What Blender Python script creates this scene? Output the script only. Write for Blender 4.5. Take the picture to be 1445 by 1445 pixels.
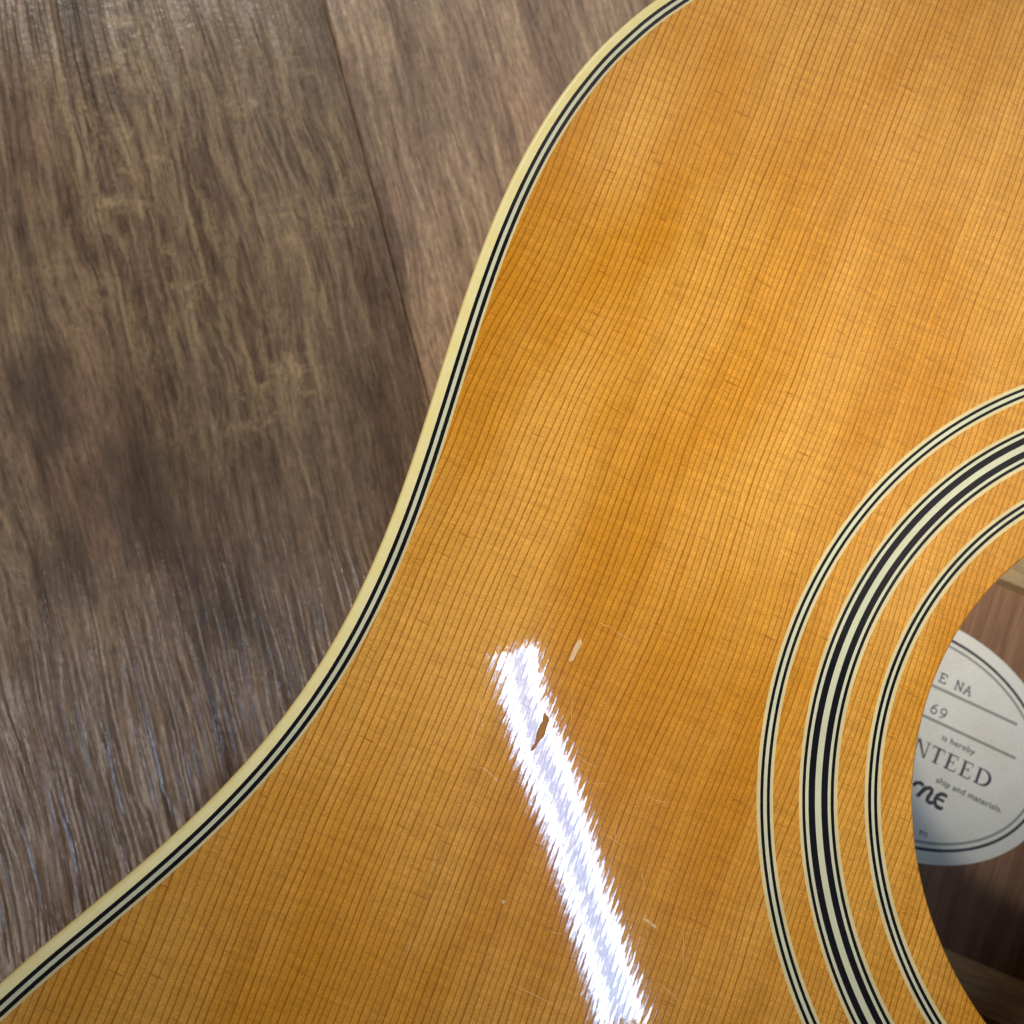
import bpy, bmesh, math, random
from mathutils import Matrix, Vector

random.seed(7)
for o in list(bpy.data.objects):
    bpy.data.objects.remove(o)
SC = bpy.context.scene
COL = SC.collection

# ------------------------------------------------------------------ camera
# World frame: metres, z up, floor at z = 0, guitar lying on its back, sound
# hole axis through x = y = 0, +y towards the neck, ZT = height of its top.
ZT = 0.1036
FPX = 1445.0                                   # focal length in photo pixels
CAM_M = Matrix(((0.91962956, -0.39255939, -0.01336403),
                (0.38427593, 0.90622651, -0.17631089),
                (0.08132333, 0.15700523, 0.98424381)))
CAM_L = Vector((-0.12335866, -0.027638, 0.15671365 + ZT))
cd = bpy.data.cameras.new('camera')
cam = bpy.data.objects.new('camera', cd)
COL.objects.link(cam)
cam.matrix_world = Matrix.Translation(CAM_L) @ CAM_M.to_4x4()
cd.sensor_width = 36.0
cd.lens = 36.0 * FPX / 1445.0
cd.clip_start = 0.005
cd.clip_end = 50.0
cd.dof.use_dof = True
cd.dof.focus_distance = 0.160
cd.dof.aperture_fstop = 36.0
SC.camera = cam

def pix(px, py, z):
    """photo pixel -> point on the horizontal plane at height z"""
    d = CAM_M @ Vector(((px - 722.5) / FPX, -(py - 722.5) / FPX, -1.0))
    return CAM_L + d * ((z - CAM_L.z) / d.z)

# ------------------------------------------------------------------ light
w = bpy.data.worlds.new('World'); SC.world = w; w.use_nodes = True
w.node_tree.nodes['Background'].inputs['Color'].default_value = (1.0, 0.95, 0.88, 1)
w.node_tree.nodes['Background'].inputs['Strength'].default_value = 0.035
SC.view_settings.view_transform = 'Standard'
SC.view_settings.look = 'None'
SC.view_settings.exposure = 0.0
SC.view_settings.gamma = 1.0
SC.view_settings.use_curve_mapping = False
SC.render.engine = 'CYCLES'
SC.cycles.use_denoising = True
SC.cycles.max_bounces = 8
SC.render.resolution_x = SC.render.resolution_y = 1024

def area_light(name, loc, xdir, zdir, sx, sy, radiance, color):
    """rectangle light, sx along xdir, shining along zdir"""
    L = bpy.data.lights.new(name, 'AREA')
    L.shape = 'RECTANGLE'; L.size = sx; L.size_y = sy
    L.energy = radiance * math.pi * sx * sy
    L.color = color
    o = bpy.data.objects.new(name, L); COL.objects.link(o)
    zax = -Vector(zdir).normalized()
    xax = Vector(xdir); xax = (xax - zax * xax.dot(zax)).normalized()
    yax = zax.cross(xax)
    m = Matrix((xax, yax, zax)).transposed()
    o.matrix_world = Matrix.Translation(loc) @ m.to_4x4()
    return o

LAMP_H = 2.1
def mirror_point(px, py, h=LAMP_H):
    """where a ceiling lamp hangs whose reflection in the top shows at this pixel"""
    q = pix(px, py, ZT)
    n = Vector((CAM_L.x, CAM_L.y, ZT))
    k = (CAM_L.z - ZT + h) / (CAM_L.z - ZT)
    p = n + (q - n) * k
    return Vector((p.x, p.y, ZT + h))

def twin_tube(p0, p1, length, tube_rad, body_rad, tube_col, body_col):
    d = (p1 - p0).normalized()
    s = Vector((-d.y, d.x, 0))
    c = p0 + d * (length / 2)
    for k in (-1, 1):
        area_light('fluorescent_tube', c + s * (0.030 * k), d, (0, 0, -1), length, 0.027, tube_rad, tube_col)
    area_light('lamp_reflector', c + Vector((0, 0, 0.03)), d, (0, 0, -1), length, 0.106, body_rad, body_col)

a = mirror_point(724, 915); b = mirror_point(880, 1445)
twin_tube(a, b, 0.82, 25.0, 20.0, (0.92, 0.94, 1.0), (0.20, 0.52, 1.0))
a2 = mirror_point(-215, 930); b2 = a2 + (b - a)
twin_tube(a2, b2, 1.0, 18.0, 6.0, (1.0, 0.84, 0.72), (0.8, 0.9, 1.0))
# added light without a seen source, brightening mostly the floor beyond the upper bout
fill_pos = mirror_point(60, -640, 0.9)
fill = area_light('added_floor_light', fill_pos, (0.8, 0.6, 0), pix(280, -260, 0.0) - fill_pos, 0.50, 0.45, 0.78, (1.0, 0.91, 0.80))
fill.data.spread = math.radians(33)
# light thrown back by the pale ceiling, seen as a peach sheen in the lacquer
def ceiling_bounce(x0, y0, x1, y1, rad, h):
    c = [mirror_point(x, y, h) for x, y in ((x0, y0), (x1, y0), (x1, y1), (x0, y1))]
    ex = ((c[1] - c[0]) + (c[2] - c[3])) / 2; ey = ((c[3] - c[0]) + (c[2] - c[1])) / 2
    area_light('ceiling_bounce', sum(c, Vector()) / 4, ex, (0, 0, -1), ex.length, ey.length, rad, (1.0, 0.87, 0.76))
for k, st in enumerate((-60, -20, 20, 60)):          # its edge fades out softly
    ceiling_bounce(520, -900, 2300, 225 + st, 0.16, 2.2 + 0.04 * k)
    ceiling_bounce(1135 - st, 225 + st, 2300, 860 + st, 0.16, 2.22 + 0.04 * k)
# added spot, no such lamp; its soft edge stands in for shade lower left
sl = bpy.data.lights.new('added_spot', 'SPOT')
sl.energy = 82.0; sl.color = (1.0, 0.93, 0.81); sl.shadow_soft_size = 0.07
sl.spot_size = math.radians(9.3); sl.spot_blend = 1.0
so = bpy.data.objects.new('added_spot', sl); COL.objects.link(so)
so.location = mirror_point(65, 1111, 1.2)
so.rotation_euler = (pix(1230, 560, ZT) - so.location).to_track_quat('-Z', 'Y').to_euler()

# ------------------------------------------------------------------ node helper
class NT:
    def __init__(s, name):
        s.m = bpy.data.materials.new(name); s.m.use_nodes = True
        s.t = s.m.node_tree; s.n = s.t.nodes; s.l = s.t.links
        s.b = s.n['Principled BSDF']
    def put(s, sock, v):
        if v is None: return
        if isinstance(v, bpy.types.NodeSocket): s.l.new(v, sock)
        elif isinstance(v, (tuple, list)) and len(v) == 3 and sock.type == 'RGBA': sock.default_value = (*v, 1)
        else: sock.default_value = v
    def math(s, op, a, b=None, c=None, clamp=False):
        n = s.n.new('ShaderNodeMath'); n.operation = op; n.use_clamp = clamp
        for i, v in enumerate((a, b, c)): s.put(n.inputs[i], v)
        return n.outputs[0]
    def add(s, a, b): return s.math('ADD', a, b)
    def sub(s, a, b): return s.math('SUBTRACT', a, b)
    def mul(s, a, b): return s.math('MULTIPLY', a, b)
    def coords(s):
        tc = s.n.new('ShaderNodeTexCoord')
        vm = s.n.new('ShaderNodeVectorMath'); vm.operation = 'SCALE'; vm.inputs['Scale'].default_value = 1000.0
        s.l.new(tc.outputs['Object'], vm.inputs[0])
        sp = s.n.new('ShaderNodeSeparateXYZ'); s.l.new(vm.outputs[0], sp.inputs[0])
        return sp.outputs[0], sp.outputs[1], sp.outputs[2]
    def vec(s, x, y, z=0.0):
        n = s.n.new('ShaderNodeCombineXYZ')
        for i, v in enumerate((x, y, z)): s.put(n.inputs[i], v)
        return n.outputs[0]
    def noise(s, x, y, kx, ky, z=0.0, detail=2.0, rough=0.5, dist=0.0):
        n = s.n.new('ShaderNodeTexNoise'); n.inputs['Scale'].default_value = 1.0
        n.inputs['Detail'].default_value = detail; n.inputs['Roughness'].default_value = rough
        n.inputs['Distortion'].default_value = dist
        s.l.new(s.vec(s.mul(x, kx), s.mul(y, ky), z), n.inputs['Vector'])
        return n.outputs['Fac']
    def white(s, v):
        n = s.n.new('ShaderNodeTexWhiteNoise'); n.noise_dimensions = '1D'
        s.put(n.inputs['W'], v); return n.outputs['Value']
    def ramp(s, v, lo, hi, a=0.0, b=1.0, smooth=True):
        n = s.n.new('ShaderNodeMapRange'); n.interpolation_type = 'SMOOTHSTEP' if smooth else 'LINEAR'
        s.put(n.inputs['Value'], v)
        for k, q in (('From Min', lo), ('From Max', hi), ('To Min', a), ('To Max', b)): s.put(n.inputs[k], q)
        return n.outputs['Result']
    def mix(s, f, a, b, mode='MIX'):
        n = s.n.new('ShaderNodeMix'); n.data_type = 'RGBA'; n.blend_type = mode
        s.put(n.inputs['Factor'], f); s.put(n.inputs['A'], a) if False else None
        s.put(n.inputs[6], a); s.put(n.inputs[7], b)
        return n.outputs[2]
    def grey(s, v):
        n = s.n.new('ShaderNodeCombineColor')
        for i in range(3): s.put(n.inputs[i], v)
        return n.outputs[0]
    def tilt(s, sx, sy):
        g = s.n.new('ShaderNodeNewGeometry')
        a = s.n.new('ShaderNodeVectorMath'); a.operation = 'ADD'
        s.l.new(g.outputs['Normal'], a.inputs[0]); s.l.new(s.vec(sx, sy, 0.0), a.inputs[1])
        b = s.n.new('ShaderNodeVectorMath'); b.operation = 'NORMALIZE'
        s.l.new(a.outputs[0], b.inputs[0])
        return b.outputs[0]
    def bump(s, h, dist, strength=1.0):
        n = s.n.new('ShaderNodeBump'); n.inputs['Strength'].default_value = strength
        n.inputs['Distance'].default_value = dist
        s.put(n.inputs['Height'], h); return n.outputs[0]
    def out(s, color, rough=0.5, spec=0.5, coat=0.0, coat_rough=0.03, coat_normal=None, normal=None):
        b = s.b
        s.put(b.inputs['Base Color'], color); s.put(b.inputs['Roughness'], rough)
        s.put(b.inputs['Specular IOR Level'], spec)
        s.put(b.inputs['Coat Weight'], coat); s.put(b.inputs['Coat Roughness'], coat_rough)
        s.put(b.inputs['Coat Normal'], coat_normal); s.put(b.inputs['Normal'], normal)
        return s.m

def grain_phase(t, x, y, ku):
    """annual rings of the book-matched top: returns ring phase; wider rings towards the edge"""
    u = t.mul(t.math('ABSOLUTE', x), -1.0)
    g = t.math('EXPONENT', t.mul(t.math('POWER', t.math('ABSOLUTE', t.mul(t.sub(y, 20.0), 1 / 15.0)), 2.0), -1.0))
    u = t.add(u, t.mul(g, 1.15))
    u = t.add(u, t.mul(t.sub(t.noise(x, y, 0.014, 0.012, 3.0, 1.0), 0.5), 5.0))
    u = t.add(u, t.mul(t.sub(t.noise(x, y, 0.13, 0.055, 8.0, 3.0), 0.5), 1.0))
    ph = t.add(t.mul(u, 1.26), t.mul(t.mul(u, u), 0.0014))
    ph = t.add(ph, t.mul(t.sub(t.noise(u, 0.0, 0.22, 1.0, 5.0, 1.0), 0.5), 1.2))
    return ph

def lacquer_tilt(t, x, y, ph):
    """the finish has sunk into the rings: tiny slopes across the grain, plus long soft waves"""
    sn = t.math('SINE', t.mul(ph, 2 * math.pi))
    sn2 = t.math('SINE', t.add(t.mul(ph, 4 * math.pi), 1.0))
    amp = t.ramp(t.noise(x, y, 0.5, 0.06, 21.0, 2.0), 0.3, 0.7, 0.0005, 0.0040)
    sx = t.add(t.mul(sn, amp), t.mul(sn2, 0.0016))
    sx = t.add(sx, t.mul(t.sub(t.noise(x, y, 2.2, 0.40, 31.0, 3.0, 0.65), 0.5), 0.015))
    sx = t.add(sx, t.mul(t.sub(t.noise(x, y, 0.06, 0.03, 33.0, 1.0), 0.5), 0.012))
    sy = t.mul(t.sub(t.noise(x, y, 1.8, 0.8, 41.0, 3.0, 0.65), 0.5), 0.019)
    return t.tilt(sx, sy)

# ------------------------------------------------------------------ materials
def mat_spruce():
    t = NT('amber_spruce'); x, y, z = t.coords()
    ph = grain_phase(t, x, y, 1)
    fr = t.math('FRACT', ph); rid = t.math('FLOOR', ph)
    rnd = t.white(rid)
    wid = t.ramp(t.white(t.add(rid, 57.3)), 0, 1, 0.58, 0.74, False)
    late = t.mul(t.ramp(fr, wid, 0.93), t.ramp(fr, 0.94, 1.0, 1.0, 0.0))
    soft = t.mul(t.ramp(fr, 0.15, 0.9), t.ramp(fr, 0.94, 1.0, 1.0, 0.0))
    brk = t.ramp(t.noise(x, y, 2.5, 0.35, 11.0, 3.0, 0.6), 0.3, 0.65, 0.72, 1.0)
    strength = t.mul(t.ramp(rnd, 0, 1, 0.60, 0.94, False), brk)
    dark = t.add(t.mul(late, strength), t.mul(soft, 0.10))
    # body colour
    tone = t.ramp(t.noise(x, y, 0.045, 0.016, 1.0, 3.0, 0.55), 0.32, 0.68)
    base = t.mix(tone, (0.58, 0.240, 0.016), (0.70, 0.350, 0.060))
    ringt = t.ramp(t.white(t.add(rid, 11.1)), 0, 1, 0.93, 1.05, False)
    base = t.mix(1.0, base, t.grey(ringt), 'MULTIPLY')
    # silk: pale shimmer across the grain, and short dark ray flecks
    silk = t.noise(x, y, 0.16, 1.15, 14.0, 4.0, 0.62)
    base = t.mix(1.0, base, t.grey(t.ramp(silk, 0.28, 0.72, 0.84, 1.15, False)), 'MULTIPLY')
    fib = t.noise(x, y, 2.4, 4.6, 17.0, 3.0, 0.7)
    base = t.mix(1.0, base, t.grey(t.ramp(fib, 0.25, 0.75, 0.68, 1.32, False)), 'MULTIPLY')
    long_f = t.noise(x, y, 6.0, 0.25, 19.0, 2.0)
    base = t.mix(1.0, base, t.grey(t.ramp(long_f, 0.25, 0.75, 0.95, 1.05, False)), 'MULTIPLY')
    col = t.mix(dark, base, (0.285, 0.078, 0.004))
    sk = t.add(y, t.mul(x, 0.05))
    fl = t.ramp(t.noise(x, sk, 0.20, 1.7, 23.0, 2.0), 0.62, 0.78, 0.0, 0.7)
    fl2 = t.ramp(t.noise(x, sk, 0.30, 2.6, 29.0, 1.0), 0.70, 0.85, 0.0, 0.5)
    col = t.mix(t.math('MAXIMUM', fl, fl2), col, (0.30, 0.098, 0.012))
    gl = t.ramp(t.noise(x, y, 1.9, 4.6, 37.0, 3.0, 0.7), 0.58, 0.76, 0.0, 0.55)
    col = t.mix(gl, col, (0.84, 0.52, 0.12))
    return t.out(col, 0.28, 0.05, 1.0, 0.032, lacquer_tilt(t, x, y, ph))

def mat_inlay(name, color, var):
    t = NT(name); x, y, z = t.coords()
    ph = grain_phase(t, x, y, 1)
    n = t.noise(x, y, 3.0, 3.0, 2.0, 4.0, 0.7)
    n2 = t.noise(x, y, 0.12, 0.12, 6.0, 2.0)
    c = t.mix(1.0, color, t.grey(t.ramp(n, 0.25, 0.75, 1 - var, 1 + var, False)), 'MULTIPLY')
    c = t.mix(1.0, c, t.grey(t.ramp(n2, 0.25, 0.75, 1 - var * .8, 1 + var * .8, False)), 'MULTIPLY')
    return t.out(c, 0.5, 0.0, 1.0, 0.032, lacquer_tilt(t, x, y, ph))

def mat_binding():
    t = NT('aged_cream_binding'); x, y, z = t.coords()
    n = t.noise(x, y, 0.35, 0.35, 2.0, 3.0)
    c = t.mix(t.ramp(n, 0.3, 0.7), (0.80, 0.715, 0.345), (0.78, 0.67, 0.28))
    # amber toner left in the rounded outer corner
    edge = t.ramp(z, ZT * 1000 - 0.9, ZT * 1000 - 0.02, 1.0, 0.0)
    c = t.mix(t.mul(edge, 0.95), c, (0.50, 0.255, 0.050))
    sx = t.mul(t.sub(t.noise(x, y, 0.4, 0.4, 3.0, 2.0), 0.5), 0.02)
    sy = t.mul(t.sub(t.noise(x, y, 0.4, 0.4, 9.0, 2.0), 0.5), 0.02)
    m = t.out(c, 0.4, 0.25, 0.35, 0.28, t.tilt(sx, sy))
    t.b.inputs['Subsurface Weight'].default_value = 0.0
    return m

def mat_wood(name, c0, c1, kx, ky, rough, coat, swap=False):
    t = NT(name); x, y, z = t.coords()
    if swap: x, y = y, x
    n = t.noise(x, y, kx, ky, 2.0, 5.0, 0.65, 0.3)
    n2 = t.noise(x, y, kx * 6, ky * 2, 4.0, 3.0, 0.6)
    c = t.mix(t.ramp(n, 0.3, 0.7), c0, c1)
    c = t.mix(1.0, c, t.grey(t.ramp(n2, 0.3, 0.7, 0.78, 1.15)), 'MULTIPLY')
    return t.out(c, rough, 0.4, coat, 0.08, None, t.bump(n2, 0.00006))

def mat_plain(name, c, rough=0.6, spec=0.3):
    t = NT(name); x, y, z = t.coords()
    n = t.noise(x, y, 2.0, 2.0, 1.0, 3.0)
    cc = t.mix(1.0, c, t.grey(t.ramp(n, 0.3, 0.7, 0.93, 1.05)), 'MULTIPLY')
    return t.out(cc, rough, spec)

def mat_laminate(name, shift, lift, marks):
    """printed oak laminate with embossed pores; marks = weathered pale figure of the knotty plank"""
    t = NT(name); x, y, z = t.coords()
    y0 = t.add(y, shift)
    wx = t.add(x, t.mul(t.sub(t.noise(x, y0, 0.012, 0.006, 3.0, 2.0), 0.5), 18.0))
    wx = t.add(wx, t.mul(t.sub(t.noise(x, y0, 0.06, 0.02, 7.0, 2.0), 0.5), 4.0))
    broad = t.noise(wx, y0, 0.055, 0.006, 1.0, 4.0, 0.6)
    mid = t.noise(wx, y0, 0.28, 0.016, 2.0, 4.0, 0.65)
    fine = t.noise(wx, y0, 1.0, 0.085, 4.0, 5.0, 0.72)
    pore = t.noise(wx, y0, 1.5, 0.17, 5.0, 2.0, 0.6)
    c = t.mix(t.ramp(broad, 0.33, 0.67), (0.075, 0.050, 0.037), (0.150, 0.105, 0.077))
    c = t.mix(t.ramp(mid, 0.45, 0.75, 0.0, 0.65), c, (0.205, 0.150, 0.100))
    c = t.mix(t.ramp(mid, 0.48, 0.28, 0.0, 0.75), c, (0.042, 0.027, 0.021))
    red = t.noise(x, y0, 0.02, 0.008, 9.0, 2.0)
    c = t.mix(t.ramp(red, 0.45, 0.7, 0.0, 0.55), c, t.mix(1.0, c, (1.10, 0.94, 0.90), 'MULTIPLY'))
    c = t.mix(1.0, c, t.grey(t.ramp(fine, 0.28, 0.72, 0.42, 1.60, False)), 'MULTIPLY')
    c = t.mix(1.0, c, t.grey(t.ramp(t.noise(x, y0, 0.9, 0.45, 15.0, 4.0, 0.7), 0.28, 0.72, 0.74, 1.26, False)), 'MULTIPLY')
    c = t.mix(t.ramp(pore, 0.58, 0.72, 0.0, 0.6), c, (0.036, 0.026, 0.021))
    if marks:
        # pale, worn figure round a knot: streaks, cross hatching and a few long veins
        mx = t.sub(x, marks[0]); my = t.sub(y, marks[1])
        r = t.math('SQRT', t.add(t.math('POWER', t.mul(mx, 1 / marks[2]), 2.0), t.math('POWER', t.mul(my, 1 / marks[3]), 2.0)))
        r = t.add(r, t.mul(t.sub(t.noise(x, y, 0.05, 0.03, 60.0, 2.0), 0.5), 0.9))
        area = t.ramp(r, 0.45, 1.05, 1.0, 0.0)
        vx = t.add(x, t.mul(t.sub(t.noise(x, y, 0.07, 0.03, 61.0, 2.0), 0.5), 14.0))
        streak = t.ramp(t.noise(vx, y, 0.42, 0.04, 62.0, 4.0, 0.7), 0.45, 0.62)
        hatch = t.ramp(t.noise(vx, y, 0.13, 0.15, 64.0, 5.0, 0.68), 0.47, 0.66)
        gate = t.ramp(t.noise(x, y, 0.045, 0.03, 66.0, 2.0), 0.44, 0.62)
        grit = t.ramp(t.noise(x, y, 1.1, 0.5, 67.0, 3.0, 0.75), 0.30, 0.55)
        f = t.mul(t.mul(t.math('MAXIMUM', t.mul(streak, 0.55), t.mul(hatch, gate)), area), grit)
        for vx0, ya, yb, wd, amp, sd_ in marks[4]:
            wob = t.mul(t.sub(t.noise(0.0, y, 1.0, 0.035, sd_, 3.0, 0.5), 0.5), amp)
            dd = t.math('ABSOLUTE', t.sub(t.sub(x, vx0), wob))
            v = t.mul(t.ramp(dd, wd * 0.3, wd, 1.0, 0.0), t.mul(t.ramp(y, ya - 4, ya + 4), t.ramp(y, yb - 4, yb + 4, 1.0, 0.0)))
            f = t.math('MAXIMUM', f, t.mul(v, t.ramp(grit, 0.0, 1.0, 0.10, 0.70)))
        c = t.mix(t.mul(f, 0.92), c, (0.300, 0.225, 0.135))
        for bx, by, br in marks[5]:
            rb = t.math('SQRT', t.add(t.math('POWER', t.mul(t.sub(x, bx), 1 / br), 2.0), t.math('POWER', t.mul(t.sub(y, by), 0.55 / br), 2.0)))
            rb = t.add(rb, t.mul(t.sub(t.noise(x, y, 0.16, 0.08, 91.0, 3.0, 0.6), 0.5), 1.3))
            c = t.mix(t.ramp(rb, 0.2, 1.0, 0.62, 0.0), c, (0.040, 0.030, 0.025))
    c = t.mix(1.0, c, (lift[0], lift[1], lift[2]), 'MULTIPLY')
    h = t.add(t.mul(t.noise(wx, y0, 0.60, 0.028, 71.0, 1.0, 0.5), 1.0), t.mul(t.noise(wx, y0, 0.8, 0.5, 73.0, 2.0, 0.6), 0.13))
    return t.out(c, t.ramp(mid, 0.3, 0.7, 0.19, 0.25), 0.75, 0.0, 0.1, None, t.bump(h, 0.00056))

M_SPRUCE = mat_spruce()
M_BLACK = mat_inlay('black_inlay', (0.0085, 0.0090, 0.013), 0.25)
M_CREAM = mat_inlay('greenish_cream_inlay', (0.60, 0.605, 0.42), 0.10)
M_EDGE = mat_inlay('warm_cream_inlay', (0.66, 0.56, 0.30), 0.12)
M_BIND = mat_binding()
M_SIDE = mat_wood('dark_side_wood', (0.10, 0.040, 0.018), (0.19, 0.080, 0.036), 0.02, 0.3, 0.4, 1.0)
M_BACK = mat_wood('bare_mahogany', (0.24, 0.120, 0.062), (0.38, 0.21, 0.12), 0.35, 0.02, 0.75, 0.0)
M_BRACE = mat_wood('bare_spruce_brace', (0.50, 0.34, 0.17), (0.60, 0.43, 0.23), 0.02, 0.5, 0.7, 0.0)
def mat_paper():
    t = NT('white_label_paper'); x, y, z = t.coords()
    n = t.noise(x, y, 0.06, 0.06, 3.0, 4.0, 0.6); n2 = t.noise(x, y, 1.5, 1.5, 5.0, 3.0, 0.7)
    c = t.mix(t.ramp(n, 0.35, 0.7), (0.94, 0.92, 0.83), (0.89, 0.85, 0.73))
    c = t.mix(1.0, c, t.grey(t.ramp(n2, 0.3, 0.7, 0.93, 1.04)), 'MULTIPLY')
    return t.out(c, 0.85, 0.1)
M_PAPER = mat_paper()
M_INK = mat_plain('violet_black_ink', (0.085, 0.078, 0.095), 0.8, 0.1)
M_INKG = mat_plain('grey_ink', (0.36, 0.37, 0.33), 0.8, 0.1)
M_TYPE = mat_plain('typewriter_ink', (0.14, 0.16, 0.19), 0.8, 0.1)
M_CHIP = mat_wood('bare_chip_wood', (0.33, 0.150, 0.040), (0.42, 0.20, 0.060), 3.0, 0.3, 0.85, 0.0)
M_DING = mat_plain('crazed_lacquer', (0.68, 0.47, 0.25), 0.5, 0.4)
M_SCR = mat_plain('scratched_lacquer', (0.74, 0.47, 0.20), 0.5, 0.4)
M_SUB = mat_plain('floor_underlay', (0.03, 0.025, 0.02))

# ------------------------------------------------------------------ mesh helpers
def link(name, me, mat, parent=None, smooth=False):
    o = bpy.data.objects.new(name, me); COL.objects.link(o)
    me.materials.append(mat)
    if smooth:
        for p in me.polygons: p.use_smooth = True
    if parent is not None: o.parent = parent
    return o

def mesh(name, verts, faces):
    me = bpy.data.meshes.new(name); me.from_pydata([tuple(v) for v in verts], [], faces); me.update()
    return me

def sweep(name, rows, mat, parent, closed=True, smooth=False):
    """rows[i] = list of cross-section points at station i; neighbouring stations are joined"""
    k = len(rows[0]); n = len(rows)
    vs = [p for r in rows for p in r]
    fs = []
    for i in range(n if closed else n - 1):
        j = (i + 1) % n
        for q in range(k - 1):
            fs.append((i * k + q, j * k + q, j * k + q + 1, i * k + q + 1))
    return link(name, mesh(name, vs, fs), mat, parent, smooth)

def fix_normals(o, up=None):
    bm = bmesh.new(); bm.from_mesh(o.data)
    bmesh.ops.recalc_face_normals(bm, faces=bm.faces)
    bm.to_mesh(o.data); bm.free(); return o

def box_bm(bm, x0, x1, y0, y1, z0, z1):
    v = [bm.verts.new(p) for p in ((x0, y0, z0), (x1, y0, z0), (x1, y1, z0), (x0, y1, z0), (x0, y0, z1), (x1, y0, z1), (x1, y1, z1), (x0, y1, z1))]
    for f in ((0, 3, 2, 1), (4, 5, 6, 7), (0, 1, 5, 4), (1, 2, 6, 5), (2, 3, 7, 6), (3, 0, 4, 7)): bm.faces.new([v[i] for i in f])

def bevel_box(name, x0, x1, y0, y1, z0, z1, bev, mat, parent, seg=2):
    bm = bmesh.new(); box_bm(bm, x0, x1, y0, y1, z0, z1)
    bmesh.ops.bevel(bm, geom=list(bm.edges), offset=bev, segments=seg, affect='EDGES', profile=0.5)
    me = bpy.data.meshes.new(name); bm.to_mesh(me); bm.free()
    return link(name, me, mat, parent)

# ------------------------------------------------------------------ floor
floor_mesh = bpy.data.meshes.new('floor')
bm = bmesh.new(); box_bm(bm, -2.2, 2.2, -2.2, 2.2, -0.03, -0.0085); bm.to_mesh(floor_mesh); bm.free()
floor = link('floor', floor_mesh, M_SUB)
floor['kind'] = 'structure'
s0, s1 = pix(456, 0, 0.0), pix(605, 563, 0.0)              # the seam between two planks
sd = (s1 - s0).normalized()
ang = math.atan2(-sd.x, sd.y) + math.pi                     # plank local y runs up the picture
PW, PL = 0.1930, 1.285
def plank_mesh(name, mat):
    bm = bmesh.new(); box_bm(bm, -PW / 2, PW / 2, -PL / 2, PL / 2, -0.008, 0.0)
    top = [e for e in bm.edges if all(abs(v.co.z) < 1e-6 for v in e.verts)]
    bmesh.ops.bevel(bm, geom=top, offset=0.0009, segments=2, affect='EDGES', profile=0.5)
    me = bpy.data.meshes.new(name); bm.to_mesh(me); bm.free(); me.materials.append(mat); return me
rot = Matrix.Rotation(ang, 4, 'Z')
lx = Vector((math.cos(ang), math.sin(ang), 0)); ly = Vector((-math.sin(ang), math.cos(ang), 0))
# local x of the knotty plank: the seam is its +x side
mk = pix(285, 290, 0.0)
def to_local(p, org): return ((p - org).dot(lx) * 1000, (p - org).dot(ly) * 1000)
PLANKS = {}
for ci in range(-4, 5):
    for ri in range(-1, 2):
        off = 0.43 * ((ci * 2) % 3) - 0.15
        org = s0 + lx * ((ci - 0.5) * PW - 0.00003 + ci * 0.00006) + ly * (off + ri * (PL + 0.0004)) - ly * 0.2
        PLANKS[(ci, ri)] = org
def pick(px, py):
    p = pix(px, py, 0.0)
    return min(PLANKS, key=lambda k: abs((p - PLANKS[k]).dot(lx)) / PW + abs((p - PLANKS[k]).dot(ly)) / PL)
k_main, k_right = pick(250, 600), pick(640, 100)
lm = to_local(mk, PLANKS[k_main])
VEINS = []
for k, (xa, ya, xb, yb, wd, amp) in enumerate(((88, 30, 92, 250, 1.1, 6), (124, 125, 138, 330, 1.0, 7), (283, 262, 268, 425, 1.0, 8), (205, 20, 212, 190, 0.9, 8), (345, 470, 352, 560, 1.0, 6), (428, 440, 452, 560, 0.9, 4), (272, 440, 285, 495, 1.0, 5), (470, 200, 492, 330, 0.9, 6), (165, 360, 180, 520, 0.8, 5))):
    A, B = to_local(pix(xa, ya, 0.0), PLANKS[k_main]), to_local(pix(xb, yb, 0.0), PLANKS[k_main])
    VEINS.append(((A[0] + B[0]) / 2, min(A[1], B[1]), max(A[1], B[1]), wd, amp, 80.0 + 3.7 * k))
pm_main = plank_mesh('plank', mat_laminate('knotty_laminate', 0.0, (1.85, 1.76, 1.52), (lm[0], lm[1], 62.0, 95.0, VEINS, [(*to_local(pix(bx, by, 0.0), PLANKS[k_main]), br) for bx, by, br in ((205, 705, 19.0), (60, 560, 12.0), (120, 20, 10.0), (330, 860, 11.0), (95, 800, 9.0))])))
pm_right = plank_mesh('plank', mat_laminate('lighter_laminate', 733.0, (3.3, 3.2, 2.8), None))
pm_rest = [plank_mesh('plank', mat_laminate('laminate', 311.0 * (i + 1), (0.9 + 0.25 * i,) * 3, None)) for i in range(2)]
for k, org in PLANKS.items():
    me = pm_main if k == k_main else pm_right if k == k_right else pm_rest[(k[0] + k[1]) % 2]
    o = bpy.data.objects.new('plank', me); COL.objects.link(o); o.parent = floor
    o.matrix_world = Matrix.Translation((org.x, org.y, 0.0)) @ rot
    if k == k_main: o['label'] = 'dark knotty plank with pale worn figure'
    if k == k_right: o['label'] = 'paler grey brown plank'

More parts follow.
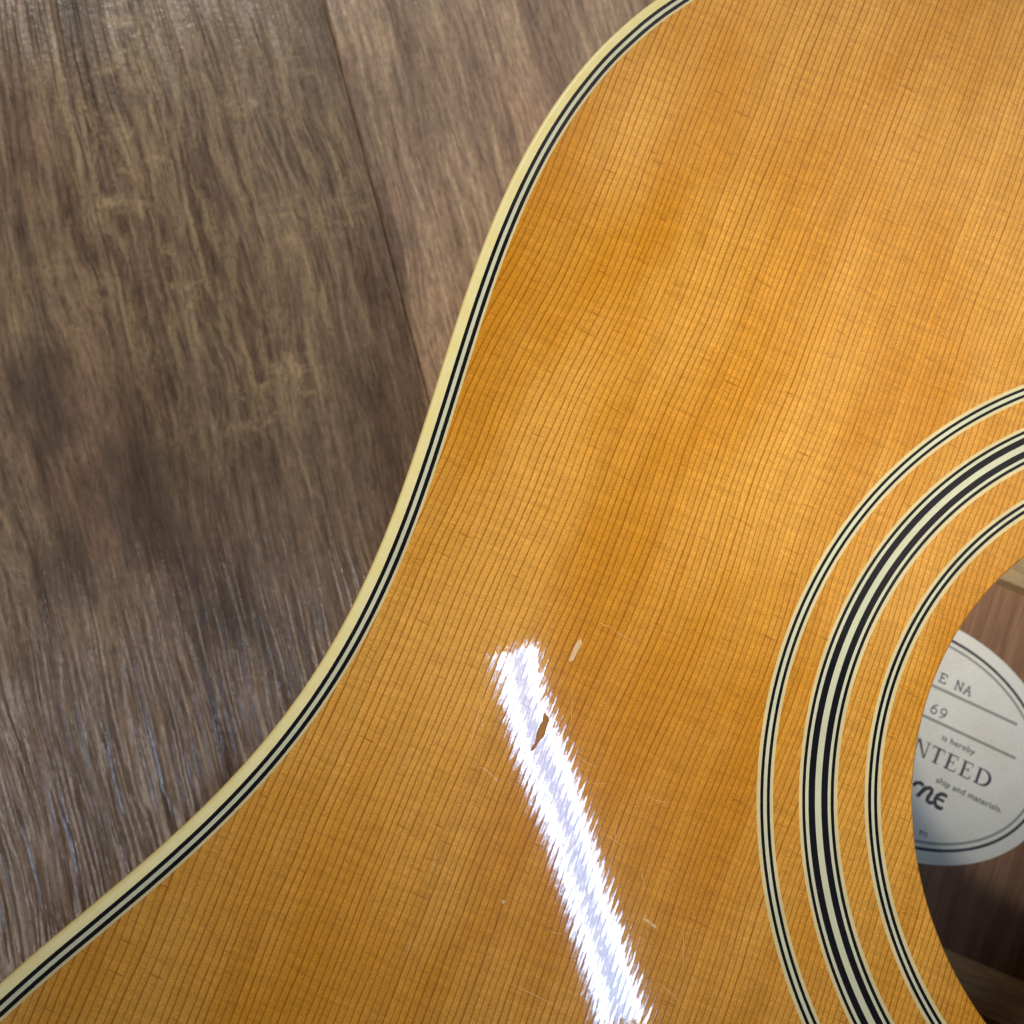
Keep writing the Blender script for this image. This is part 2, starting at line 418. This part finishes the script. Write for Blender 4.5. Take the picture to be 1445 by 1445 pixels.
# ------------------------------------------------------------------ guitar outline
# left half (mm), line of the cream strip between the two black purfling lines
HALF = [(0, 141.5), (-30, 141.0), (-62, 138.2), (-92, 130.0), (-115, 114.5), (-128.9, 94.0)]
K6 = (8.836, -11.022, 1.428, 38.572, -18.013, -8.705, -135.902)
def k6(y):
    v = 0.0
    for k in K6: v = v * (y / 100.0) + k
    return v
HALF += [(k6(yy), yy) for yy in range(82, -93, -10)]
HALF += [(-164.6, -103.5), (-173.5, -125), (-185.5, -158), (-193.5, -195), (-195.5, -232), (-189, -275), (-168, -318), (-125, -350), (-62, -365), (0, -368)]
def catmull(P, n):
    out = []
    for i in range(len(P) - 1):
        p0 = P[i - 1] if i else (-P[1][0], P[1][1]); p1, p2 = P[i], P[i + 1]
        p3 = P[i + 2] if i + 2 < len(P) else (-P[i][0], P[i][1])
        for q in range(n):
            t = q / n
            out.append(tuple(0.5 * (2 * p1[c] + (p2[c] - p0[c]) * t + (2 * p0[c] - 5 * p1[c] + 4 * p2[c] - p3[c]) * t * t + (3 * p1[c] - p0[c] - 3 * p2[c] + p3[c]) * t ** 3) for c in (0, 1)))
    return out
left = catmull(HALF, 10) + [HALF[-1]]
ring = left + [(-x, y) for x, y in reversed(left[1:-1])]          # anticlockwise seen from above
N = len(ring)
for _ in range(3):                                               # light smoothing
    ring = [((ring[i - 1][0] + 2 * ring[i][0] + ring[(i + 1) % N][0]) / 4, (ring[i - 1][1] + 2 * ring[i][1] + ring[(i + 1) % N][1]) / 4) for i in range(N)]
nrm = []
for i in range(N):
    dx = ring[(i + 1) % N][0] - ring[i - 1][0]; dy = ring[(i + 1) % N][1] - ring[i - 1][1]
    l = math.hypot(dx, dy); nrm.append((dy / l, -dx / l))
if sum(nrm[i][0] * ring[i][0] for i in range(N)) < 0: nrm = [(-a_, -b_) for a_, b_ in nrm]
def off(i, d, z):                                                # d in mm outwards, z in mm above the top
    return ((ring[i][0] + nrm[i][0] * d) / 1000, (ring[i][1] + nrm[i][1] * d) / 1000, ZT + z / 1000)

guitar = bpy.data.objects.new('acoustic_guitar', None); COL.objects.link(guitar)
guitar['label'] = 'amber spruce topped acoustic guitar with cream binding lying on the wood floor'
guitar['category'] = 'guitar'

# top plate: from the sound hole rim out to under the purfling
def circle(r, z, n): return [(r * math.cos(2 * math.pi * i / n) / 1000, r * math.sin(2 * math.pi * i / n) / 1000, ZT + z / 1000) for i in range(n)]
angs = [math.atan2(ring[i][1], ring[i][0]) for i in range(N)]
rows = []
for i in range(N):
    ca, sa = math.cos(angs[i]), math.sin(angs[i])
    prof = [(50.0, -2.9), (50.0, -0.35), (50.08, -0.14), (50.3, 0.0)]
    r = [(ca * a_ / 1000, sa * a_ / 1000, ZT + z_ / 1000) for a_, z_ in prof]
    e = off(i, 0.5, 0)
    r0 = r[-1]
    for q in (0.25, 0.5, 0.75): r.append(tuple(r0[c] + (e[c] - r0[c]) * q for c in range(3)))
    r += [e, off(i, 0.5, -2.9)]
    r.append((ca * 0.05, sa * 0.05, ZT - 0.0029))
    rows.append(r)
top = fix_normals(sweep('soundboard', rows, M_SPRUCE, guitar))
top['label'] = 'glossy amber spruce top with fine straight grain'

def strip_along(name, d0, d1, mat, parent, lift=0.02):
    rows = [[off(i, d0, -0.3), off(i, d0, lift), off(i, d1, lift), off(i, d1, -0.3)] for i in range(N)]
    return fix_normals(sweep(name, rows, mat, parent))
pf = strip_along('purfling', -0.29, 0.29, M_CREAM, guitar)
pf['label'] = 'black and cream purfling line along the edge'
strip_along('black_strip', 0.29, 0.90, M_BLACK, pf)
strip_along('black_strip', -0.92, -0.29, M_BLACK, pf)
strip_along('cream_strip', -1.33, -0.92, M_EDGE, pf)

BW = 2.72                                                          # outer face of the binding
BR = 0.85
prof = [(0.90, -0.5), (0.90, 0.02), (BW - BR, 0.02)]
for q in range(1, 9):
    th = math.pi / 2 * (1 - q / 8)
    prof.append((BW - BR + BR * math.cos(th), 0.02 - BR + BR * math.sin(th)))
prof += [(BW, -6.0), (BW - 2.0, -6.0)]
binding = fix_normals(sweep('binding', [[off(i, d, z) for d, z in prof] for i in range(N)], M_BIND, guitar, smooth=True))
binding.data.set_sharp_from_angle(angle=math.radians(36)) if hasattr(binding.data, 'set_sharp_from_angle') else None
binding['label'] = 'aged cream plastic binding round the body edge'

zb = -ZT * 1000
side_rows = [[off(i, BW - 0.05, -6.0), off(i, BW - 0.05, zb + 1.2), off(i, BW - 0.6, zb + 0.45), off(i, BW - 2.5, zb + 0.45), off(i, BW - 2.5, -6.0), off(i, BW - 2.5, -2.95), off(i, BW - 0.9, -2.95), off(i, BW - 0.9, -6.0)] for i in range(N)]
side = fix_normals(sweep('side', side_rows, M_SIDE, guitar, smooth=True))
side.data.set_sharp_from_angle(angle=math.radians(30)) if hasattr(side.data, 'set_sharp_from_angle') else None

# back plate
bmv = []
for z in (0.0001, 0.0036):
    bmv += [(off(i, BW - 2.6, 0)[0], off(i, BW - 2.6, 0)[1], z) for i in range(N)]
bmf = [tuple(range(N)), tuple(range(N, 2 * N))] + [(i, (i + 1) % N, N + (i + 1) % N, N + i) for i in range(N)]
back = fix_normals(link('back', mesh('back', bmv, bmf), M_BACK, guitar))
ZB = 0.0036                                                       # inside face of the back

# braces glued to the inside of the back, across the grain
def brace(yc, wdt, hgt):
    rows = []
    for sx in (-0.118, 0.118):
        rows.append([(sx, yc - wdt / 2, ZB + 0.0001), (sx, yc - wdt / 2, ZB + hgt * 0.6), (sx, yc - wdt * 0.25, ZB + hgt * 0.95), (sx, yc, ZB + hgt), (sx, yc + wdt * 0.25, ZB + hgt * 0.95), (sx, yc + wdt / 2, ZB + hgt * 0.6), (sx, yc + wdt / 2, ZB + 0.0001)])
    o = sweep('back_brace', rows, M_BRACE, guitar, closed=False)
    return o
pu = pix(1425, 822, ZB + 0.006)
brace(pu.y + 0.006, 0.012, 0.010)
pl = pix(1410, 1392, ZB + 0.009)
brace(pl.y - 0.004, 0.014, 0.010)

# ------------------------------------------------------------------ rosette
def annulus(name, r_out, r_in, mat, parent):
    n = 360
    rows = []
    for i in range(n):
        c, s = math.cos(2 * math.pi * i / n) / 1000, math.sin(2 * math.pi * i / n) / 1000
        rows.append([(r_out * c, r_out * s, ZT - 0.0003), (r_out * c, r_out * s, ZT + 0.00002), (r_in * c, r_in * s, ZT + 0.00002), (r_in * c, r_in * s, ZT - 0.0003)])
    return fix_normals(sweep(name, rows, mat, parent))
RINGS = [('outer thin rosette ring of cream and black lines', 2, [(74.55, 'e'), (74.00, 'k'), (73.52, 'c'), (72.98, 'k'), (72.50, 'e'), (72.00, None)]),
         ('wide middle rosette ring with two thick black bands', 4, [(67.98, 'e'), (67.46, 'k'), (66.98, 'c'), (66.49, 'k'), (65.46, 'c'), (64.49, 'k'), (63.48, 'c'), (63.02, 'k'), (62.51, 'e'), (61.94, None)]),
         ('inner thin rosette ring next to the sound hole', 2, [(57.67, 'e'), (57.13, 'k'), (56.63, 'c'), (56.19, 'k'), (55.68, 'e'), (55.12, None)])]
MM = {'e': M_EDGE, 'k': M_BLACK, 'c': M_CREAM}
for lab, mid, ed in RINGS:
    rr = annulus('rosette_ring', ed[mid][0], ed[mid + 1][0], MM[ed[mid][1]], guitar)
    rr['label'] = lab
    for i in range(len(ed) - 1):
        if i == mid: continue
        annulus('black_strip' if ed[i][1] == 'k' else 'cream_strip', ed[i][0], ed[i + 1][0], MM[ed[i][1]], rr)

# ------------------------------------------------------------------ paper label on the inside of the back
LC = Vector((-0.005, 0.006)); LPHI = math.radians(-3.0)
def lab_ellipse(a, b, n=160):
    out = []
    for i in range(n):
        t = 2 * math.pi * i / n
        x, y = a * math.cos(t) / 1000, b * math.sin(t) / 1000
        out.append((LC.x + x * math.cos(LPHI) - y * math.sin(LPHI), LC.y + x * math.sin(LPHI) + y * math.cos(LPHI)))
    return out
zl = ZB + 0.00025
e = lab_ellipse(40.0, 30.2)
n = len(e)
label = fix_normals(link('label', mesh('label', [(x, y, ZB + 0.00005) for x, y in e] + [(x, y, zl) for x, y in e],
        [tuple(range(n)), tuple(range(n, 2 * n))] + [(i, (i + 1) % n, n + (i + 1) % n, n + i) for i in range(n)]), M_PAPER, guitar))
label['label'] = 'oval white paper label printed with text inside the sound hole'
def lab_ring(inset, wdt, mat):
    a_, b_ = lab_ellipse(40 - inset, 30.2 - inset), lab_ellipse(40 - inset - wdt, 30.2 - inset - wdt)
    rows = [[(*a_[i], zl + 0.00004), (*b_[i], zl + 0.00004)] for i in range(len(a_))]
    return sweep('printed_border', rows, mat, label)
lab_ring(3.15, 0.75, M_INK)
lab_ring(4.85, 0.62, M_INKG)

class Ink:
    """flat printing on the label, label millimetres; TR tilts the lines of text a little"""
    def __init__(s): s.v = []; s.f = []; s.k = 0
    def poly(s, pts):
        s.k += 1; z = zl + 0.00004 + 0.0000015 * (s.k % 9)
        b = len(s.v)
        for x, y in pts: s.v.append((x / 1000, y / 1000, z))
        s.f.append(tuple(range(b, b + len(pts))))
    def rect(s, x0, y0, x1, y1): s.poly([(x0, y0), (x1, y0), (x1, y1), (x0, y1)])
    def stroke(s, pts, wd, closed=False):
        n = len(pts); L = []; R = []
        for i in range(n):
            p = pts[i - 1] if i or closed else pts[i]; q = pts[(i + 1) % n] if i < n - 1 or closed else pts[i]
            dx, dy = q[0] - p[0], q[1] - p[1]; l = math.hypot(dx, dy) or 1
            w_ = wd[i] if isinstance(wd, (list, tuple)) else wd
            L.append((pts[i][0] - dy / l * w_ / 2, pts[i][1] + dx / l * w_ / 2)); R.append((pts[i][0] + dy / l * w_ / 2, pts[i][1] - dx / l * w_ / 2))
        for i in range(n if closed else n - 1):
            j = (i + 1) % n; s.poly([L[i], R[i], R[j], L[j]])
    def build(s, name, mat, org, rotz=-0.045):
        c, q = math.cos(rotz), math.sin(rotz)
        vs = [(org[0] / 1000 + x * c - y * q, org[1] / 1000 + x * q + y * c, z) for x, y, z in s.v]
        o = link(name, mesh(name, vs, s.f), mat, label)
        return o

def arc(cx, cy, rx, ry, a0, a1, n=18):
    return [(cx + rx * math.cos(math.radians(a0 + (a1 - a0) * i / n)), cy + ry * math.sin(math.radians(a0 + (a1 - a0) * i / n))) for i in range(n + 1)]

# ruled lines
for xa, ya, xb, yb in ((-31, 20.6, 20.7, 19.0), (-33, 12.6, 22.9, 10.8)):
    k = Ink(); k.stroke([(xa, ya), (xb, yb)], 0.72); k.build('ruled_line', M_INKG, (0, 0), 0.0)

# serif capitals NTEED
H = 4.15
def cap_N(k, x):
    k.rect(x, 0, x + .32, H); k.rect(x + 2.9, 0, x + 3.2, H); k.poly([(x - .1, H), (x + .75, H), (x + 3.2, 0), (x + 2.75, 0)])
    k.rect(x - .45, 0, x + .8, .22); k.rect(x - .5, H - .22, x + .6, H); k.rect(x + 2.4, H - .22, x + 3.65, H)
def cap_T(k, x):
    k.rect(x + 1.35, 0, x + 2.05, H); k.rect(x, H - .32, x + 3.4, H); k.rect(x + .85, 0, x + 2.55, .24)
    k.poly([(x, H), (x + .25, H), (x + .12, H - 1.1), (x - .02, H - 1.1)]); k.poly([(x + 3.15, H), (x + 3.4, H), (x + 3.42, H - 1.1), (x + 3.28, H - 1.1)])
def cap_E(k, x):
    k.rect(x + .4, 0, x + 1.1, H); k.rect(x, 0, x + 3.0, .28); k.rect(x, H - .28, x + 2.9, H); k.rect(x + 1.1, H / 2 - .02, x + 2.15, H / 2 + .24)
    k.poly([(x + 2.65, 0), (x + 3.0, 0), (x + 3.2, 1.15), (x + 3.05, 1.15)]); k.poly([(x + 2.6, H), (x + 2.9, H), (x + 2.95, H - 1.0), (x + 2.8, H - 1.0)])
    k.rect(x + 2.0, H / 2 - .5, x + 2.18, H / 2 + .7)
def cap_D(k, x):
    k.rect(x + .4, 0, x + 1.1, H); k.rect(x, 0, x + 1.8, .26); k.rect(x, H - .26, x + 1.8, H)
    pts = arc(x + 1.75, H / 2, 2.15, H / 2 - .14, -90, 90, 24)
    k.stroke(pts, [.28 + .5 * math.sin(math.pi * i / 24) for i in range(25)])
k = Ink(); cap_N(k, -3.2); cap_T(k, 1.1); cap_E(k, 5.3); cap_E(k, 9.5); cap_D(k, 13.7)
k.build('lettering', M_INK, (0.55, 1.62))

def small_text(txt, right, y, size, mat, width=1.0):
    cu = bpy.data.curves.new('t', 'FONT'); cu.body = txt; cu.size = size / 1000; cu.align_x = 'RIGHT'; cu.space_character = 1.04; cu.offset = size / 1000 * 0.012
    cu.resolution_u = 3
    ob = bpy.data.objects.new('t', cu); COL.objects.link(ob)
    me = bpy.data.meshes.new_from_object(ob.evaluated_get(bpy.context.evaluated_depsgraph_get()))
    bpy.data.objects.remove(ob)
    c, q = math.cos(-0.045), math.sin(-0.045)
    for v in me.vertices:
        x, yy = v.co.x * width, v.co.y
        v.co = (right / 1000 + x * c - yy * q, y / 1000 + x * q + yy * c, zl + 0.00005)
    me.name = 'lettering'
    return link('lettering', me, mat, label)
small_text('is hereby', 12.4, 7.35, 2.15, M_INK, 1.12)
small_text('ship and materials.', 23.6, -3.55, 2.15, M_INK, 1.10)
small_text('873', 7.4, -16.4, 1.5, M_INK)

# typed entries: slab letters E  N A  and 6 9
k = Ink(); t_ = 0.36
k.stroke([(0, 0), (0, 2.3)], t_); k.stroke([(-.4, 0), (1.5, 0)], t_); k.stroke([(-.4, 2.3), (1.4, 2.3)], t_); k.stroke([(0, 1.2), (1.0, 1.2)], t_)
k.stroke([(1.5, 0), (1.5, .6)], t_); k.stroke([(1.4, 2.3), (1.4, 1.7)], t_)
X = 4.4
k.stroke([(X, 0), (X, 2.3)], t_); k.stroke([(X + 1.5, 0), (X + 1.5, 2.3)], t_); k.stroke([(X, 2.3), (X + 1.5, 0)], t_ * 1.2); k.stroke([(X - .35, 0), (X + .4, 0)], t_); k.stroke([(X - .35, 2.3), (X + .2, 2.3)], t_); k.stroke([(X + 1.1, 2.3), (X + 1.85, 2.3)], t_)
X = 6.8
k.stroke([(X, 0), (X + .85, 2.3)], t_); k.stroke([(X + .85, 2.3), (X + 1.7, 0)], t_); k.stroke([(X + .35, .8), (X + 1.35, .8)], t_); k.stroke([(X - .3, 0), (X + .45, 0)], t_); k.stroke([(X + 1.3, 0), (X + 2.0, 0)], t_)
k.build('lettering', M_TYPE, (-1.9, 21.4))
k = Ink()
k.stroke(arc(0, .75, .72, .75, 0, 340), .34, True); k.stroke(arc(.75, .9, 1.45, 1.55, 180, 95), .34)
k.stroke(arc(2.55, 1.6, .72, .75, 0, 340), .34, True); k.stroke(arc(1.8, 1.45, 1.45, 1.55, 0, -85), .34)
k.build('lettering', M_TYPE, (-1.0, 13.1))
# script logo, last letters o n e
k = Ink()
k.stroke([(-1.6, -6.0), (-.9, -5.0), (.1, -4.6), (.9, -5.0)], .95)
k.stroke([(.4, -8.1), (1.1, -6.5), (1.7, -4.9)], 1.0)
k.stroke([(1.0, -6.7), (1.7, -5.4), (2.7, -4.75), (3.4, -4.9), (3.5, -5.7), (3.1, -7.0), (3.1, -7.9), (3.8, -8.2), (4.7, -7.8)], 1.0)
k.stroke([(7.6, -5.0), (6.9, -4.75), (5.9, -4.9), (5.2, -5.6), (4.9, -6.6), (5.2, -7.7), (6.0, -8.35), (7.0, -8.3), (7.6, -7.9)], [.75, 1.0, 1.0, .95, .95, 1.0, 1.05, 1.0, .7])
k.stroke([(5.1, -6.35), (6.2, -6.3), (7.3, -6.35)], .75)
k.build('lettering', M_INK, (1.8, 0.2))

# ------------------------------------------------------------------ wear on the top
def flake(name, pxs, mat, lift, lab=None):
    pts = [pix(x, y, ZT) for x, y in pxs]
    n = len(pts); cx = sum(p.x for p in pts) / n; cy = sum(p.y for p in pts) / n
    vs = [(p.x, p.y, ZT + 0.000004) for p in pts] + [(cx + (p.x - cx) * .86, cy + (p.y - cy) * .86, ZT + lift) for p in pts]
    fs = [(i, (i + 1) % n, n + (i + 1) % n, n + i) for i in range(n)] + [tuple(range(n, 2 * n))]
    o = fix_normals(link(name, mesh(name, vs, fs), mat, top))
    if lab: o['label'] = lab
    return o
q = 1 / 7.606
flake('lacquer_chip', [(690 + x * q, 890 + y * q) for x, y in ((602, 866), (612, 900), (645, 925), (642, 970), (612, 1060), (604, 1105), (592, 1135), (545, 1178), (500, 1255), (482, 1284), (440, 1290), (452, 1262), (492, 1208), (512, 1090), (545, 1008), (578, 962), (582, 905))], M_CHIP, 0.000012, 'small dark bare wood chip in the gloss')
flake('dent', [(690 + x * q, 890 + y * q) for x, y in ((982, 85), (1000, 120), (985, 165), (940, 245), (905, 318), (870, 332), (858, 318), (880, 262), (922, 160), (955, 110))], M_DING, 0.000010, 'pale sliver shaped dent in the lacquer')
q = 1 / 2.47
for pts in (((706, 1075), (728, 1080), (740, 1092), (724, 1092)), ((733, 1092), (752, 1098), (757, 1112), (742, 1106)), ((712, 1068), (722, 1070), (720, 1076)),
            ((216, 1016), (224, 1013), (230, 1020), (222, 1027)), ((147, 402), (152, 400), (154, 407), (148, 409)), ((196, 586), (203, 590), (200, 599), (194, 595))):
    flake('dent', [(620 + x * q, 860 + y * q) for x, y in pts], M_DING, 0.000008)
def scratch(pts, wpx):
    P = [pix(x, y, ZT) for x, y in pts]
    n = len(P); L = []; R = []
    for i in range(n):
        d = P[min(i + 1, n - 1)] - P[max(i - 1, 0)]; s = Vector((-d.y, d.x, 0)).normalized()
        w_ = wpx / 9200.0 * (0.25 if i in (0, n - 1) else 1.0) / 2
        L.append(P[i] + s * w_); R.append(P[i] - s * w_)
    vs = [(p.x, p.y, ZT + 0.000010) for p in L + R]
    return link('scratch', mesh('scratch', vs, [(i, i + 1, n + i + 1, n + i) for i in range(n - 1)]), M_SCR, top)
SCR = [((465, 270), (462, 350), (455, 430)), ((180, 190), (165, 250), (120, 420), (96, 540)), ((130, 540), (165, 560), (200, 590)), ((210, 1288), (320, 1338), (430, 1392)), ((515, 602), (550, 608), (585, 606)),
       ((572, 780), (610, 805), (652, 834)), ((700, 898), (708, 930), (716, 975)), ((375, 1118), (405, 1128), (436, 1130)), ((745, 1288), (800, 1330), (860, 1395)), ((590, 60), (640, 92), (690, 120)),
       ((850, 1095), (852, 1180), (848, 1260)), ((598, 860), (612, 800), (618, 740)), ((560, 45), (575, 55), (600, 60)), ((700, 640), (760, 668), (800, 672)), ((470, 500), (520, 540), (560, 548))]
for s_ in SCR: scratch([(620 + x * q, 860 + y * q) for x, y in s_], 0.7)
for s_ in (((583, 1313), (578, 1335), (572, 1350)), ((668, 1075), (690, 1090), (699, 1102)), ((321, 1222), (324, 1230), (328, 1234)), ((604, 1242), (612, 1220), (618, 1190)), ((552, 1300), (551, 1304), (551, 1307)),
           ((1140, 1110), (1148, 1120), (1160, 1132)), ((1143, 1190), (1150, 1196), (1157, 1203)), ((1128, 1095), (1150, 1118), (1180, 1150))): scratch(s_, 0.8)
# specks of dust in the gloss
vs, fs = [], []
rd = random.Random(4)
for i in range(110):
    if i < 70: px, py = rd.gauss(820, 130), rd.gauss(1220, 130)
    else: px, py = rd.uniform(420, 1400), rd.uniform(120, 1400)
    p = pix(px, py, ZT)
    if math.hypot(p.x, p.y) < 0.052 or p.x < k6(max(-92, min(94, p.y * 1000))) / 1000 + 0.004: continue
    r = rd.uniform(0.00003, 0.000085); b0 = len(vs)
    for j in range(6): vs.append((p.x + r * math.cos(j * 1.047) * rd.uniform(.7, 1.3), p.y + r * math.sin(j * 1.047) * rd.uniform(.7, 1.3), ZT + 0.00003))
    fs.append(tuple(range(b0, b0 + 6)))
dust = link('dust_specks', mesh('dust_specks', vs, fs), M_DING, top)
dust['kind'] = 'stuff'
